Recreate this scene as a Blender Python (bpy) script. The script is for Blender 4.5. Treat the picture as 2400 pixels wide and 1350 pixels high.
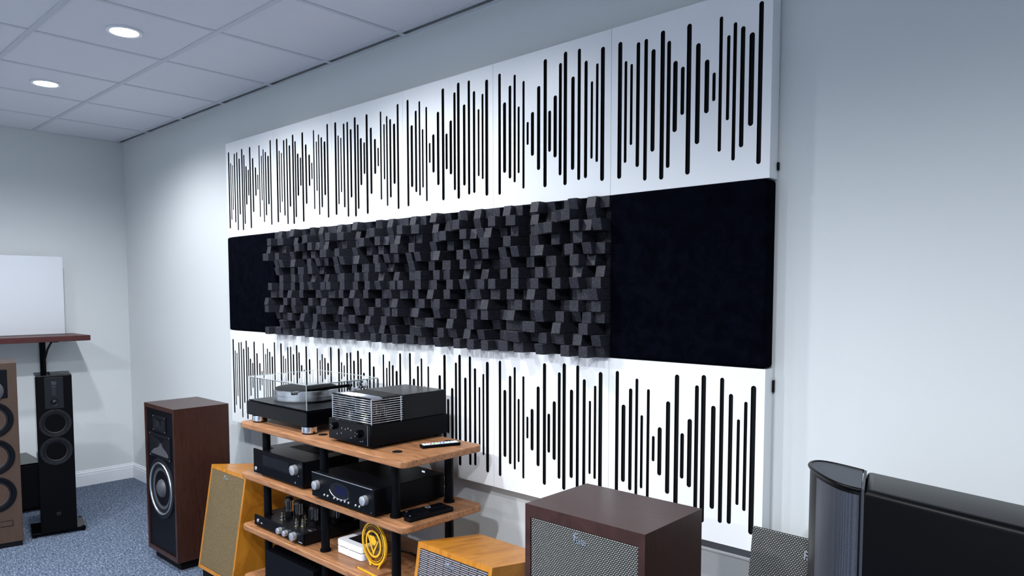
import bpy, bmesh, math, random
from mathutils import Vector, Matrix, Euler
random.seed(7)
PI = math.pi
sc = bpy.context.scene
for o in list(bpy.data.objects): bpy.data.objects.remove(o)
COL = sc.collection

# ------------------------------------------------------------------ camera
cd = bpy.data.cameras.new('camera'); cam = bpy.data.objects.new('camera', cd); COL.objects.link(cam)
cam.location = (4.5456, -2.2832, 1.5702)
cam.rotation_euler = (1.5084, 0.0005, 0.7431)
cd.sensor_fit = 'HORIZONTAL'; cd.sensor_width = 36.0
cd.lens = 1687.22 / 2400.0 * 36.0
cd.shift_y = (791.41 - 675.0) / 2400.0
cd.clip_start = 0.02
sc.camera = cam

# ------------------------------------------------------------------ world + exposure
w = bpy.data.worlds.new('world'); sc.world = w; w.use_nodes = True
w.node_tree.nodes['Background'].inputs[0].default_value = (0.55, 0.62, 0.75, 1)
w.node_tree.nodes['Background'].inputs[1].default_value = 0.05
vs = sc.view_settings
vs.view_transform = 'Standard'; vs.look = 'None'; vs.gamma = 1.0; vs.use_curve_mapping = False
vs.exposure = 0.34
LAMP_W = 54.0
DIM_WALL_ROW = 0.42        # the row of lamps along the panelled wall is dimmed
LAMP_COL = (0.93, 0.96, 1.0)

# ------------------------------------------------------------------ materials
MATS = {}
def mat(name, col=(0.5,0.5,0.5), rough=0.5, metal=0.0, spec=0.5, trans=0.0, ior=1.45, coat=0.0, emis=None, estr=0.0, sheen=0.0):
    m = bpy.data.materials.new(name); m.use_nodes = True
    b = m.node_tree.nodes['Principled BSDF']
    b.inputs['Base Color'].default_value = (*col, 1)
    b.inputs['Roughness'].default_value = rough
    b.inputs['Metallic'].default_value = metal
    b.inputs['Specular IOR Level'].default_value = spec
    b.inputs['Transmission Weight'].default_value = trans
    b.inputs['IOR'].default_value = ior
    b.inputs['Coat Weight'].default_value = coat
    b.inputs['Sheen Weight'].default_value = sheen
    if emis:
        b.inputs['Emission Color'].default_value = (*emis, 1); b.inputs['Emission Strength'].default_value = estr
    MATS[name] = m
    return m
def nodes(m): return m.node_tree.nodes, m.node_tree.links, m.node_tree.nodes['Principled BSDF']
def coords(m, scale=(1,1,1), kind='Object', rot=(0,0,0)):
    n, l, b = nodes(m)
    tc = n.new('ShaderNodeTexCoord'); mp = n.new('ShaderNodeMapping')
    mp.inputs['Scale'].default_value = scale; mp.inputs['Rotation'].default_value = rot
    l.new(tc.outputs[kind], mp.inputs['Vector'])
    return mp.outputs['Vector']
def ramp(m, src, stops):
    n, l, b = nodes(m)
    r = n.new('ShaderNodeValToRGB'); e = r.color_ramp.elements
    while len(e) < len(stops): e.new(0.5)
    for q, (p, c) in zip(e, stops):
        q.position = p; q.color = (*c, 1)
    l.new(src, r.inputs['Fac'])
    return r.outputs['Color']
def noise(m, vec, scale, detail=4, rough=0.5, dist=0.0):
    n, l, b = nodes(m)
    t = n.new('ShaderNodeTexNoise'); t.inputs['Scale'].default_value = scale; t.inputs['Detail'].default_value = detail
    t.inputs['Roughness'].default_value = rough; t.inputs['Distortion'].default_value = dist
    l.new(vec, t.inputs['Vector'])
    return t.outputs['Fac']
def bump(m, src, strength, dist=0.002):
    n, l, b = nodes(m)
    k = n.new('ShaderNodeBump'); k.inputs['Strength'].default_value = strength; k.inputs['Distance'].default_value = dist
    l.new(src, k.inputs['Height']); l.new(k.outputs['Normal'], b.inputs['Normal'])
def base(m, sock):
    n, l, b = nodes(m); l.new(sock, b.inputs['Base Color'])

def wood(name, stops, stretch, scale=6.0, rough=0.4, coat=0.0, spec=0.4):
    m = mat(name, rough=rough, coat=coat, spec=spec)
    v = coords(m, stretch)
    f = noise(m, v, scale, 6, 0.62, 1.2)
    base(m, ramp(m, f, stops)); bump(m, f, 0.05)
    return m

def build_materials():
    m = mat('wall_paint', (0.665, 0.695, 0.705), 0.75, spec=0.2)
    v = coords(m); f = noise(m, v, 260, 2); bump(m, f, 0.06, 0.001)
    m = mat('ceiling_tile', (0.78, 0.79, 0.83), 0.9, spec=0.1)
    v = coords(m); f = noise(m, v, 180, 4, 0.7); bump(m, f, 0.15, 0.001)
    mat('grid_metal', (0.62, 0.64, 0.68), 0.45, spec=0.3)
    mat('void_black', (0.004, 0.004, 0.006), 0.9, spec=0.1)
    mat('trim_white', (0.80, 0.83, 0.87), 0.4)
    m = mat('carpet', (0.05, 0.07, 0.1), 0.95, spec=0.05)
    v = coords(m, (1, 3.2, 1)); f = noise(m, v, 42, 6, 0.8, 0.6)
    base(m, ramp(m, f, [(0.36, (0.022, 0.034, 0.060)), (0.5, (0.092, 0.120, 0.178)), (0.66, (0.36, 0.42, 0.52))])); bump(m, f, 0.6, 0.006)
    m = mat('panel_white', (0.86, 0.88, 0.90), 0.35, spec=0.35)
    mat('slot_black', (0.006, 0.007, 0.008), 0.7, spec=0.15)
    m = mat('velvet_black', (0.006, 0.008, 0.016), 0.95, spec=0.02)
    v = coords(m, (6, 6, 6)); f = noise(m, v, 4, 8, 0.7, 0.4)
    base(m, ramp(m, f, [(0.35, (0.0006, 0.0009, 0.0026)), (0.7, (0.0024, 0.0032, 0.0070))])); bump(m, f, 0.1, 0.003)
    m = mat('diffuser_foam', (0.03, 0.03, 0.035), 0.55, spec=0.35)
    n, l, b = nodes(m)
    v = coords(m, (1, 1, 1), 'Object'); oi = n.new('ShaderNodeObjectInfo')
    vm = n.new('ShaderNodeVectorMath'); vm.operation = 'ADD'; l.new(v, vm.inputs[0]); l.new(oi.outputs['Location'], vm.inputs[1])
    vo = n.new('ShaderNodeTexVoronoi'); vo.inputs['Scale'].default_value = 230; l.new(vm.outputs[0], vo.inputs['Vector'])
    base(m, ramp(m, vo.outputs['Distance'], [(0.0, (0.34, 0.35, 0.40)), (0.20, (0.028, 0.030, 0.040)), (0.6, (0.015, 0.016, 0.023))]))
    f = noise(m, vm.outputs[0], 300, 3); bump(m, f, 0.2, 0.001)
    wood('walnut_board', [(0.3, (0.17, 0.072, 0.030)), (0.48, (0.29, 0.132, 0.058)), (0.6, (0.37, 0.178, 0.084)), (0.75, (0.22, 0.094, 0.040))], (1.3, 14, 14), 4.5, 0.38)
    wood('cherry_veneer', [(0.3, (0.29, 0.098, 0.008)), (0.5, (0.42, 0.160, 0.014)), (0.62, (0.48, 0.195, 0.020)), (0.8, (0.33, 0.115, 0.010))], (10, 1.6, 1.6), 3.5, 0.30, coat=0.15)
    wood('dark_walnut', [(0.3, (0.020, 0.0066, 0.0044)), (0.5, (0.035, 0.0120, 0.0084)), (0.7, (0.048, 0.0172, 0.0125))], (3, 40, 3), 4.0, 0.36, spec=0.5)
    wood('shelf_mahogany', [(0.3, (0.055, 0.015, 0.015)), (0.7, (0.085, 0.025, 0.025))], (10, 1.5, 10), 4.0, 0.4)
    wood('bronze_cabinet', [(0.3, (0.056, 0.034, 0.024)), (0.7, (0.066, 0.041, 0.029))], (10, 10, 2), 4.0, 0.45)
    mat('gloss_black', (0.0014, 0.0014, 0.0024), 0.08, spec=0.15)
    mat('satin_black', (0.0018, 0.0022, 0.0036), 0.40, spec=0.11)
    mat('matte_black', (0.004, 0.0045, 0.006), 0.65, spec=0.12)
    m = mat('metal_black', (0.0030, 0.0034, 0.0048), 0.36, spec=0.24)
    f = noise(m, coords(m), 500, 2); bump(m, f, 0.1, 0.0005)
    mat('tower_black', (0.0008, 0.0008, 0.0011), 0.30, spec=0.16)
    mat('cap_grey', (0.030, 0.034, 0.045), 0.45, spec=0.35)
    mat('baffle_black', (0.002, 0.0024, 0.005), 0.5, spec=0.15)
    mat('rubber', (0.007, 0.008, 0.011), 0.5, spec=0.25)
    m = mat('cone_fibre', (0.06, 0.048, 0.050), 0.55, spec=0.4)
    mat('cone_grey', (0.055, 0.058, 0.068), 0.45, spec=0.5)
    mat('horn_black', (0.006, 0.007, 0.010), 0.32, spec=0.3)
    mat('dome_silver', (0.30, 0.31, 0.33), 0.3, metal=0.6)
    mat('chrome', (0.78, 0.80, 0.83), 0.10, metal=1.0)
    mat('brushed_alu', (0.66, 0.67, 0.71), 0.28, metal=1.0)
    mat('silver_knob', (0.72, 0.74, 0.78), 0.32, metal=0.85)
    mat('brass', (0.62, 0.52, 0.25), 0.25, metal=1.0)
    mat('grey_print', (0.42, 0.44, 0.48), 0.6)
    mat('badge_metal', (0.50, 0.54, 0.60), 0.3, metal=0.8)
    mat('acrylic_clear', (0.97, 0.985, 0.985), 0.02, trans=1.0, ior=1.25, spec=0.4)
    mat('acrylic_edge', (0.84, 0.93, 0.92), 0.12, trans=0.7, ior=1.3)
    mat('tube_glass', (0.92, 0.94, 0.95), 0.03, trans=1.0, ior=1.2)
    mat('getter', (0.10, 0.085, 0.08), 0.2, metal=0.8)
    mat('tube_plate', (0.05, 0.05, 0.055), 0.4, metal=0.4)
    mat('amber_acrylic', (1.0, 0.74, 0.28), 0.03, trans=1.0, ior=1.2)
    mat('amber_solid', (0.95, 0.52, 0.02), 0.25, trans=0.15)
    mat('amber_dark', (0.26, 0.10, 0.01), 0.4)
    mat('white_plastic', (0.80, 0.81, 0.84), 0.3)
    mat('screen_black', (0.004, 0.004, 0.005), 0.08)
    mat('display_blue', (0.0, 0.0, 0.01), 0.15, emis=(0.01, 0.008, 0.35), estr=0.05)
    mat('button_red', (0.55, 0.05, 0.06), 0.5)
    mat('button_green', (0.15, 0.42, 0.12), 0.5)
    mat('button_yellow', (0.65, 0.60, 0.15), 0.5)
    mat('button_blue', (0.09, 0.14, 0.48), 0.5)
    mat('remote_face', (0.55, 0.66, 0.70), 0.4)
    mat('cable_red', (0.35, 0.02, 0.02), 0.5)
    mat('lamp_lens', (0.9, 0.9, 0.9), 0.4, emis=(0.95, 0.98, 1.0), estr=28.0)
    m = mat('fabric_white', (0.70, 0.73, 0.78), 0.85, spec=0.15)
    f = noise(m, coords(m), 400, 2); bump(m, f, 0.2, 0.001)
    def cloth(name, pitch, light, dark, ratio=2.0, mort=0.35):
        m = mat(name, light, 0.75, spec=0.2)
        n, l, b = nodes(m)
        v = coords(m, (1, 1, 1), 'Object')
        sp = n.new('ShaderNodeSeparateXYZ'); cb = n.new('ShaderNodeCombineXYZ')
        l.new(v, sp.inputs[0]); l.new(sp.outputs['X'], cb.inputs['X']); l.new(sp.outputs['Z'], cb.inputs['Y'])
        br = n.new('ShaderNodeTexBrick'); br.inputs['Scale'].default_value = 1.0 / pitch
        br.inputs['Brick Width'].default_value = ratio; br.inputs['Row Height'].default_value = 1.0
        br.inputs['Mortar Size'].default_value = mort; br.inputs['Mortar Smooth'].default_value = 0.3
        br.inputs['Color1'].default_value = (*light, 1); br.inputs['Color2'].default_value = (light[0]*.8, light[1]*.8, light[2]*.8, 1)
        br.inputs['Mortar'].default_value = (*dark, 1); br.offset = 0.5
        l.new(cb.outputs[0], br.inputs['Vector']); l.new(br.outputs['Color'], b.inputs['Base Color'])
        bump(m, br.outputs['Fac'], -0.4, 0.001)
    cloth('cloth_salt', 0.0055, (0.36, 0.36, 0.34), (0.008, 0.009, 0.010), 1.5, 0.30)
    cloth('cloth_tan', 0.0062, (0.25, 0.185, 0.098), (0.045, 0.032, 0.016), 2.0, 0.22)
    cloth('cloth_stripe', 0.0072, (0.36, 0.345, 0.37), (0.012, 0.010, 0.014), 12.0, 0.33)
    m = mat('perforated_mesh', (0.02, 0.021, 0.028), 0.35, metal=0.3)
    n, l, b = nodes(m)
    v = coords(m, (1, 1, 1)); vo = n.new('ShaderNodeTexVoronoi'); vo.inputs['Scale'].default_value = 330; vo.inputs['Randomness'].default_value = 0.15
    l.new(v, vo.inputs['Vector'])
    base(m, ramp(m, vo.outputs['Distance'], [(0.28, (0.002, 0.002, 0.004)), (0.42, (0.06, 0.065, 0.085))]))
build_materials()
M = MATS

# ------------------------------------------------------------------ mesh helpers
def finish(name, bm, material, parent=None, loc=(0,0,0), smooth=False, autos=None):
    me = bpy.data.meshes.new(name); bm.to_mesh(me); bm.free()
    if material: me.materials.append(M[material])
    o = bpy.data.objects.new(name, me); COL.objects.link(o); o.location = loc
    if parent is not None: o.parent = parent
    if smooth:
        for p in me.polygons: p.use_smooth = True
        if autos is not None:
            bm2 = bmesh.new(); bm2.from_mesh(me)
            for e in bm2.edges:
                if len(e.link_faces) == 2 and e.calc_face_angle(0) > autos: e.smooth = False
            bm2.to_mesh(me); bm2.free()
    return o
def add_box(bm, x0, x1, y0, y1, z0, z1, bevel=0.0, seg=2):
    t = bmesh.new()
    bmesh.ops.create_cube(t, size=1.0)
    bmesh.ops.scale(t, vec=(x1-x0, y1-y0, z1-z0), verts=t.verts)
    bmesh.ops.translate(t, vec=((x0+x1)/2, (y0+y1)/2, (z0+z1)/2), verts=t.verts)
    if bevel > 0:
        bmesh.ops.bevel(t, geom=list(t.edges), offset=bevel, segments=seg, affect='EDGES', profile=0.5)
    merge(bm, t)
def merge(bm, t):
    me = bpy.data.meshes.new('tmp'); t.to_mesh(me); t.free(); bm.from_mesh(me); bpy.data.meshes.remove(me)
def box(name, parent, x0, x1, y0, y1, z0, z1, material, bevel=0.0015, seg=1):
    bm = bmesh.new(); add_box(bm, x0, x1, y0, y1, z0, z1, bevel, seg)
    return finish(name, bm, material, parent, smooth=False)
AX = {'z': Matrix.Identity(4), 'y': Matrix.Rotation(PI/2, 4, 'X'), '-y': Matrix.Rotation(PI/2, 4, 'X'), 'x': Matrix.Rotation(PI/2, 4, 'Y')}
def add_lathe(bm, prof, axis='z', c=(0,0,0), seg=32):
    """prof: list of (r, h); axis 'z','x','-y' (h grows along axis)"""
    t = bmesh.new(); rings = []
    for r, h in prof:
        if r < 1e-6:
            rings.append([t.verts.new((0, 0, h))])
        else:
            rings.append([t.verts.new((r*math.cos(2*PI*i/seg), r*math.sin(2*PI*i/seg), h)) for i in range(seg)])
    for a, b in zip(rings[:-1], rings[1:]):
        if len(a) == 1 and len(b) == 1: continue
        for i in range(seg):
            j = (i+1) % seg
            if len(a) == 1: t.faces.new((a[0], b[i], b[j]))
            elif len(b) == 1: t.faces.new((a[i], a[j], b[0]))
            else: t.faces.new((a[i], a[j], b[j], b[i]))
    bmesh.ops.recalc_face_normals(t, faces=t.faces)
    bmesh.ops.transform(t, matrix=Matrix.Translation(c) @ AX[axis], verts=t.verts)
    merge(bm, t)
def lathe(name, parent, prof, material, axis='z', c=(0,0,0), seg=32, autos=0.6):
    bm = bmesh.new(); add_lathe(bm, prof, axis, c, seg)
    return finish(name, bm, material, parent, smooth=True, autos=autos)
def cyl(name, parent, r, h0, h1, material, axis='z', c=(0,0,0), seg=24, ch=0.0):
    prof = [(0, h0), (r-ch, h0), (r, h0+ch), (r, h1-ch), (r-ch, h1), (0, h1)] if ch > 0 else [(0, h0), (r, h0), (r, h1), (0, h1)]
    return lathe(name, parent, prof, material, axis, c, seg)
def add_prism(bm, poly, z0, z1, bevel=0.0, seg=2):
    t = bmesh.new()
    a = [t.verts.new((x, y, z0)) for x, y in poly]; b = [t.verts.new((x, y, z1)) for x, y in poly]
    n = len(poly)
    t.faces.new(a[::-1]); t.faces.new(b)
    for i in range(n): t.faces.new((a[i], a[(i+1) % n], b[(i+1) % n], b[i]))
    bmesh.ops.recalc_face_normals(t, faces=t.faces)
    if bevel > 0:
        ed = [e for e in t.edges if abs(e.verts[0].co.z - e.verts[1].co.z) < 1e-6]
        bmesh.ops.bevel(t, geom=ed, offset=bevel, segments=seg, affect='EDGES', profile=0.5)
    merge(bm, t)
def rrect(x0, x1, y0, y1, r, n=6):
    out = []
    for cx, cy, a0 in ((x1-r, y1-r, 0), (x0+r, y1-r, PI/2), (x0+r, y0+r, PI), (x1-r, y0+r, 1.5*PI)):
        for i in range(n+1):
            a = a0 + PI/2*i/n; out.append((cx+r*math.cos(a), cy+r*math.sin(a)))
    return out
def add_tube(bm, pts, r, seg=8, closed=False):
    pts = [Vector(p) for p in pts]; n = len(pts); rings = []
    prev = None
    for i, p in enumerate(pts):
        d = (pts[(i+1) % n] - pts[i-1]) if (closed or 0 < i < n-1) else (pts[1]-pts[0] if i == 0 else pts[-1]-pts[-2])
        d.normalize()
        if prev is None:
            u = d.orthogonal().normalized()
        else:
            u = (prev - d*prev.dot(d)).normalized()
        prev = u; v = d.cross(u)
        rr = r[i] if isinstance(r, (list, tuple)) else r
        rings.append([bm.verts.new(p + (u*math.cos(2*PI*k/seg) + v*math.sin(2*PI*k/seg))*rr) for k in range(seg)])
    m = n if closed else n-1
    for i in range(m):
        a, b = rings[i], rings[(i+1) % n]
        for k in range(seg): bm.faces.new((a[k], a[(k+1) % seg], b[(k+1) % seg], b[k]))
    if not closed:
        bm.faces.new(rings[0][::-1]); bm.faces.new(rings[-1])
def tube(name, parent, pts, r, material, seg=8, closed=False):
    bm = bmesh.new(); add_tube(bm, pts, r, seg, closed)
    bmesh.ops.recalc_face_normals(bm, faces=bm.faces)
    return finish(name, bm, material, parent, smooth=True, autos=0.9)
def text(name, parent, s, size, loc, rot, material, ext=0.0006, shear=0.0, space=1.0, offs=0.0):
    cu = bpy.data.curves.new(name, 'FONT'); cu.body = s; cu.size = size; cu.extrude = ext; cu.align_x = 'CENTER'; cu.align_y = 'CENTER'
    cu.shear = shear; cu.space_character = space; cu.resolution_u = 3; cu.offset = offs
    t = bpy.data.objects.new(name, cu); COL.objects.link(t)
    dg = bpy.context.evaluated_depsgraph_get()
    me = bpy.data.meshes.new_from_object(t.evaluated_get(dg)); bpy.data.objects.remove(t); bpy.data.curves.remove(cu)
    me.materials.clear(); me.materials.append(M[material])
    o = bpy.data.objects.new(name, me); COL.objects.link(o); o.location = loc; o.rotation_euler = rot; o.parent = parent
    return o
FRONT = (PI/2, 0, 0)       # text standing upright, read from -y
def thing(name, label, cat, loc=(0,0,0), rz=0.0, group=None):
    o = bpy.data.objects.new(name, None); COL.objects.link(o); o.empty_display_size = 0.05
    o.location = loc; o.rotation_euler = (0, 0, rz); o['label'] = label; o['category'] = cat
    if group: o['group'] = group
    return o
def tag(o, label, cat, group=None):
    o['label'] = label; o['category'] = cat
    if group: o['group'] = group
    return o
def struct(o): o['kind'] = 'structure'; return o

# ------------------------------------------------------------------ room
XF, XR, YB, ZC = -1.94, 6.9, -5.6, 2.808
def room():
    struct(box('floor', None, XF-.1, XR+.1, YB-.1, .1, -.08, 0, 'carpet', 0))
    struct(box('wall_front', None, XF-.12, XR+.12, 0, .12, 0, ZC+.12, 'wall_paint', 0))
    struct(box('wall_left', None, XF-.12, XF, YB, 0, 0, ZC+.12, 'wall_paint', 0))
    struct(box('wall_right', None, XR, XR+.12, YB, 0, 0, ZC+.12, 'wall_paint', 0))
    struct(box('wall_rear', None, XF-.12, XR+.12, YB-.12, YB, 0, ZC+.12, 'wall_paint', 0))
    # baseboards with a moulded top
    def base_prof(): return [(0, 0), (.014, 0), (.014, .088), (.012, .094), (.012, .108), (.006, .114), (.006, .122), (0, .126)]
    def run(name, a, b, nrm):
        bm = bmesh.new(); ra, rb = [], []
        for d, z in base_prof():
            ra.append(bm.verts.new((a[0]+nrm[0]*d, a[1]+nrm[1]*d, z))); rb.append(bm.verts.new((b[0]+nrm[0]*d, b[1]+nrm[1]*d, z)))
        n = len(ra)
        for i in range(n): bm.faces.new((ra[i], ra[(i+1) % n], rb[(i+1) % n], rb[i]))
        bm.faces.new(ra); bm.faces.new(rb[::-1]); bmesh.ops.recalc_face_normals(bm, faces=bm.faces)
        struct(finish(name, bm, 'trim_white'))
    run('baseboard_left', (XF, YB), (XF, 0), (1, 0)); run('baseboard_front', (XF, 0), (XR, 0), (0, -1))
    run('baseboard_right', (XR, YB), (XR, 0), (-1, 0)); run('baseboard_rear', (XF, YB), (XR, YB), (0, 1))
    # suspended ceiling
    ceil = struct(box('ceiling', None, XF-.12, XR+.12, YB-.12, .12, ZC+.05, ZC+.12, 'void_black', 0))
    g = 0.6239; xs = [1.1324 + k*g for k in range(-5, 10)]
    xs = [x for x in xs if XF+.02 < x < XR-.02]
    ys = [-.058, -.644, -1.2531] + [-1.2531 - .6239*k for k in range(1, 7)]
    t0, t1 = ZC+.004, ZC+.018
    xe = [XF] + xs + [XR]; ye = ys + [YB]
    shared = {}
    for i in range(len(xe)-1):
        for j in range(len(ye)-1):
            x0, x1, y1, y0 = xe[i], xe[i+1], ye[j], ye[j+1]
            key = (round(x1-x0, 3), round(y1-y0, 3))
            if key not in shared:
                hx, hy = (x1-x0)/2-.010, (y1-y0)/2-.010
                bm = bmesh.new(); add_box(bm, -hx, hx, -hy, hy, t0-ZC, t1-ZC, .003, 1)
                me = bpy.data.meshes.new('ceiling_tile'); bm.to_mesh(me); bm.free(); me.materials.append(M['ceiling_tile']); shared[key] = me
            o = bpy.data.objects.new('ceiling_tile', shared[key]); COL.objects.link(o); o.parent = ceil
            o.location = ((x0+x1)/2, (y0+y1)/2, ZC)
    for y in ys:
        wv = .012 if y < -.1 else .011
        box('main_tee', ceil, XF, XR, y-wv, y+wv, ZC-.001, ZC+.006, 'grid_metal', .001)
    for x in xs:
        box('cross_tee', ceil, x-.011, x+.011, YB, -.058, ZC+.0005, ZC+.0055, 'grid_metal', .001)
        box('gap_tie', ceil, x-.014, x+.014, -.05, -.0145, ZC+.0005, ZC+.006, 'grid_metal', .001)
    box('wall_angle', ceil, XF, XR, -.016, 0, ZC-.001, ZC+.006, 'grid_metal', .001)
    box('wall_angle', ceil, XF, XF+.021, YB, 0, ZC-.0012, ZC+.006, 'grid_metal', .001)
room()

def downlight(x, y, label):
    t = thing('downlight', label, 'ceiling light', (x, y, ZC), group='recessed downlights')
    lathe('trim_ring', t, [(.078, .004), (.080, -.002), (.076, -.006), (.062, -.004), (.060, .004)], 'trim_white', seg=40)
    lathe('lens', t, [(0, -.003), (.058, -.0025), (.061, .002), (0, .003)], 'lamp_lens', seg=32)
    ld = bpy.data.lights.new('downlight_beam', 'SPOT'); ld.energy = LAMP_W * PI * (DIM_WALL_ROW if y > -1.5 else 1.0); ld.color = LAMP_COL
    ld.spot_size = math.radians(160); ld.spot_blend = 0.62; ld.shadow_soft_size = 0.055
    lo = bpy.data.objects.new('downlight_beam', ld); COL.objects.link(lo); lo.parent = t; lo.location = (0, 0, -.02)
GX = [-.428, .820, 2.068, 3.316, 4.564, 5.812]
downlight(GX[0], -.949, 'round lit downlight in the ceiling tile closer to the room corner')
downlight(GX[1], -.949, 'round lit downlight two tiles along, farther from the room corner')
downlight(GX[2], -.949, 'round lit downlight in the ceiling above the audio rack')
for x, y, d in ((.820, -2.81, 0), (2.068, -2.81, 0), (3.316, -2.81, 0), (4.564, -2.189, 0), (.820, -4.68, 0), (3.316, -4.68, 0)):  # unseen lamps, added and placed to brighten the wall and block fronts
    downlight(x, y, 'added unseen downlight in the ceiling tiles farther from the panelled wall')

# ------------------------------------------------------------------ slotted white panels
PW, ZT = 0.6, 2.5276
SL = [(-.262,.2436,-.2437,.0164),(-.2371,.171,-.1894,.0108),(-.2129,.1559,-.1291,.01),(-.1854,.225,-.2101,.0138),(-.1535,.2289,-.2613,.0136),
 (-.1237,.1871,-.1642,.0153),(-.087,.2415,-.265,.0156),(-.0622,.2013,-.2277,.0136),(-.0369,.129,-.1095,.0158),(-.0088,.1037,-.0563,.0132),
 (.0142,.2395,-.2588,.016),(.0479,.1683,-.1617,.0157),(.0805,.108,-.0658,.0154),(.1062,.0611,-.0309,.0107),(.1286,.2339,-.1973,.0111),
 (.1552,.1687,-.1004,.0104),(.1772,.2038,-.2318,.0113),(.2036,.1851,-.1932,.0138),(.2339,.1588,-.1306,.0162),(.2625,.2467,-.2532,.0138)]
def slotted_panels():
    h = PW/2 - .0008; NS = 8; yf, yb = -.065, -.055
    bm = bmesh.new()
    def q(a, b, c, d): bm.faces.new([bm.verts.new((p[0], yf, p[1])) for p in (a, b, c, d)])
    x = -h
    liners = []
    for cx, zt, zb, wd in SL:
        r = wd*.54; l, rr = cx-r, cx+r
        q((x, -h), (l, -h), (l, h), (x, h))
        arc = [(cx + r*math.cos(PI - PI*i/NS), r*math.sin(PI - PI*i/NS)) for i in range(NS+1)]
        for (ax, az), (bx, bz) in zip(arc[:-1], arc[1:]):
            q((ax, zt-r+az), (bx, zt-r+bz), (bx, h), (ax, h))
            q((ax, -h), (bx, -h), (bx, zb+r-bz), (ax, zb+r-az))
        x = rr
        lb = bmesh.new()
        loop = [(ax, zt-r+az) for ax, az in arc] + [(ax, zb+r-az) for ax, az in arc[::-1]]
        f = [lb.verts.new((px, yf+.0002, pz)) for px, pz in loop]; k = [lb.verts.new((px, yb-.0006, pz)) for px, pz in loop]
        n = len(loop)
        for i in range(n): lb.faces.new((f[i], f[(i+1) % n], k[(i+1) % n], k[i]))
        lb.faces.new(k)
        me = bpy.data.meshes.new('slot'); lb.to_mesh(me); lb.free(); me.materials.append(M['slot_black']); liners.append(me)
    q((x, -h), (h, -h), (h, h), (x, h))
    # rim of the face plate
    for (a, b) in (((-h, -h), (h, -h)), ((h, -h), (h, h)), ((h, h), (-h, h)), ((-h, h), (-h, -h))):
        vv = [bm.verts.new((a[0], yf, a[1])), bm.verts.new((a[0], yb, a[1])), bm.verts.new((b[0], yb, b[1])), bm.verts.new((b[0], yf, b[1]))]
        bm.faces.new(vv)
    bmesh.ops.remove_doubles(bm, verts=bm.verts, dist=1e-5)
    bmesh.ops.recalc_face_normals(bm, faces=bm.faces)
    # make the sheet face the room
    for fc in bm.faces:
        fc.normal_update()
    face = bpy.data.meshes.new('face_plate'); bm.to_mesh(face); bm.free(); face.materials.append(M['panel_white'])
    bm = bmesh.new(); add_box(bm, -h+.001, h-.001, yb, -.004, -h+.001, h-.001, 0)
    body = bpy.data.meshes.new('body'); bm.to_mesh(body); bm.free(); body.materials.append(M['panel_white'])
    names = ['first', 'second', 'third', 'fourth', 'fifth', 'sixth']
    for row, (zc, pats, rn) in enumerate(((ZT-PW/2, 'PPPRRP', 'upper row'), (ZT-2.5*PW, 'PPPRRR', 'lower row'))):
        for i in range(6):
            t = thing('slotted_panel', 'white wall panel with black slots, %s, %s from the room corner' % (rn, names[i]), 'acoustic panel',
                      ((i+.5)*PW, 0, zc), 0, 'white slotted wall panels')
            rot = PI if pats[i] == 'R' else 0
            for nm, me in [('body', body), ('face_plate', face)] + [('slot', s) for s in liners]:
                o = bpy.data.objects.new(nm, me); COL.objects.link(o); o.parent = t; o.rotation_euler = (0, rot, 0)
            if i == 5:
                box('wall_clip', t, h+.0005, h+.006, -.012, -.002, (.22 if row else -.27), (.26 if row else -.245), 'satin_black', .001)
slotted_panels()

# ------------------------------------------------------------------ black fabric panels
def fabric_panel(x0, x1, label):
    t = thing('fabric_panel', label, 'acoustic panel', ((x0+x1)/2, 0, ZT-1.5*PW), 0, 'black velvet wall panels')
    hx = (x1-x0)/2 - .002; hz = PW/2 - .0008
    bm = bmesh.new(); NX = 24
    add_box(bm, -hx, hx, -.070, -.004, -hz, hz, .012, 4)
    bmesh.ops.recalc_face_normals(bm, faces=bm.faces)
    finish('velvet_cover', bm, 'velvet_black', t, smooth=True, autos=0.7)
    box('frame', t, -hx+.02, hx-.02, -.0045, -.001, -hz+.02, hz-.02, 'matte_black', 0)
fabric_panel(0, PW, 'plain black velvet panel close to the room corner, left of the block diffusers')
fabric_panel(5*PW, 6*PW, 'plain black velvet panel at the end of the row, far from the room corner')

# ------------------------------------------------------------------ skyline diffusers
LV = [[1,0,2,1,0,1,3,1,0,1,2,0,2,1],[0,4,0,3,0,1,0,1,2,3,4,0,2,0],[3,1,0,2,0,1,2,3,4,0,1,4,3,3],[4,0,1,4,0,1,3,0,2,0,1,3,0,0],
 [0,1,3,0,4,0,3,4,0,1,3,0,3,2],[0,1,0,4,0,2,0,1,3,0,1,4,2,0],[0,1,0,1,4,1,0,4,3,0,1,3,0,2],[0,4,0,1,4,2,3,0,1,4,0,4,2,3],
 [0,3,0,3,1,0,4,0,3,0,1,2,3,4],[4,0,1,2,3,0,3,4,0,1,0,4,2,3],[4,1,2,3,0,1,0,4,0,3,1,0,3,2],[1,0,1,1,0,3,4,0,1,4,0,1,4,0],
 [0,1,2,3,4,1,0,3,2,3,1,3,0,3],[4,2,3,0,3,0,1,4,0,1,4,0,4,2]]
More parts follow.
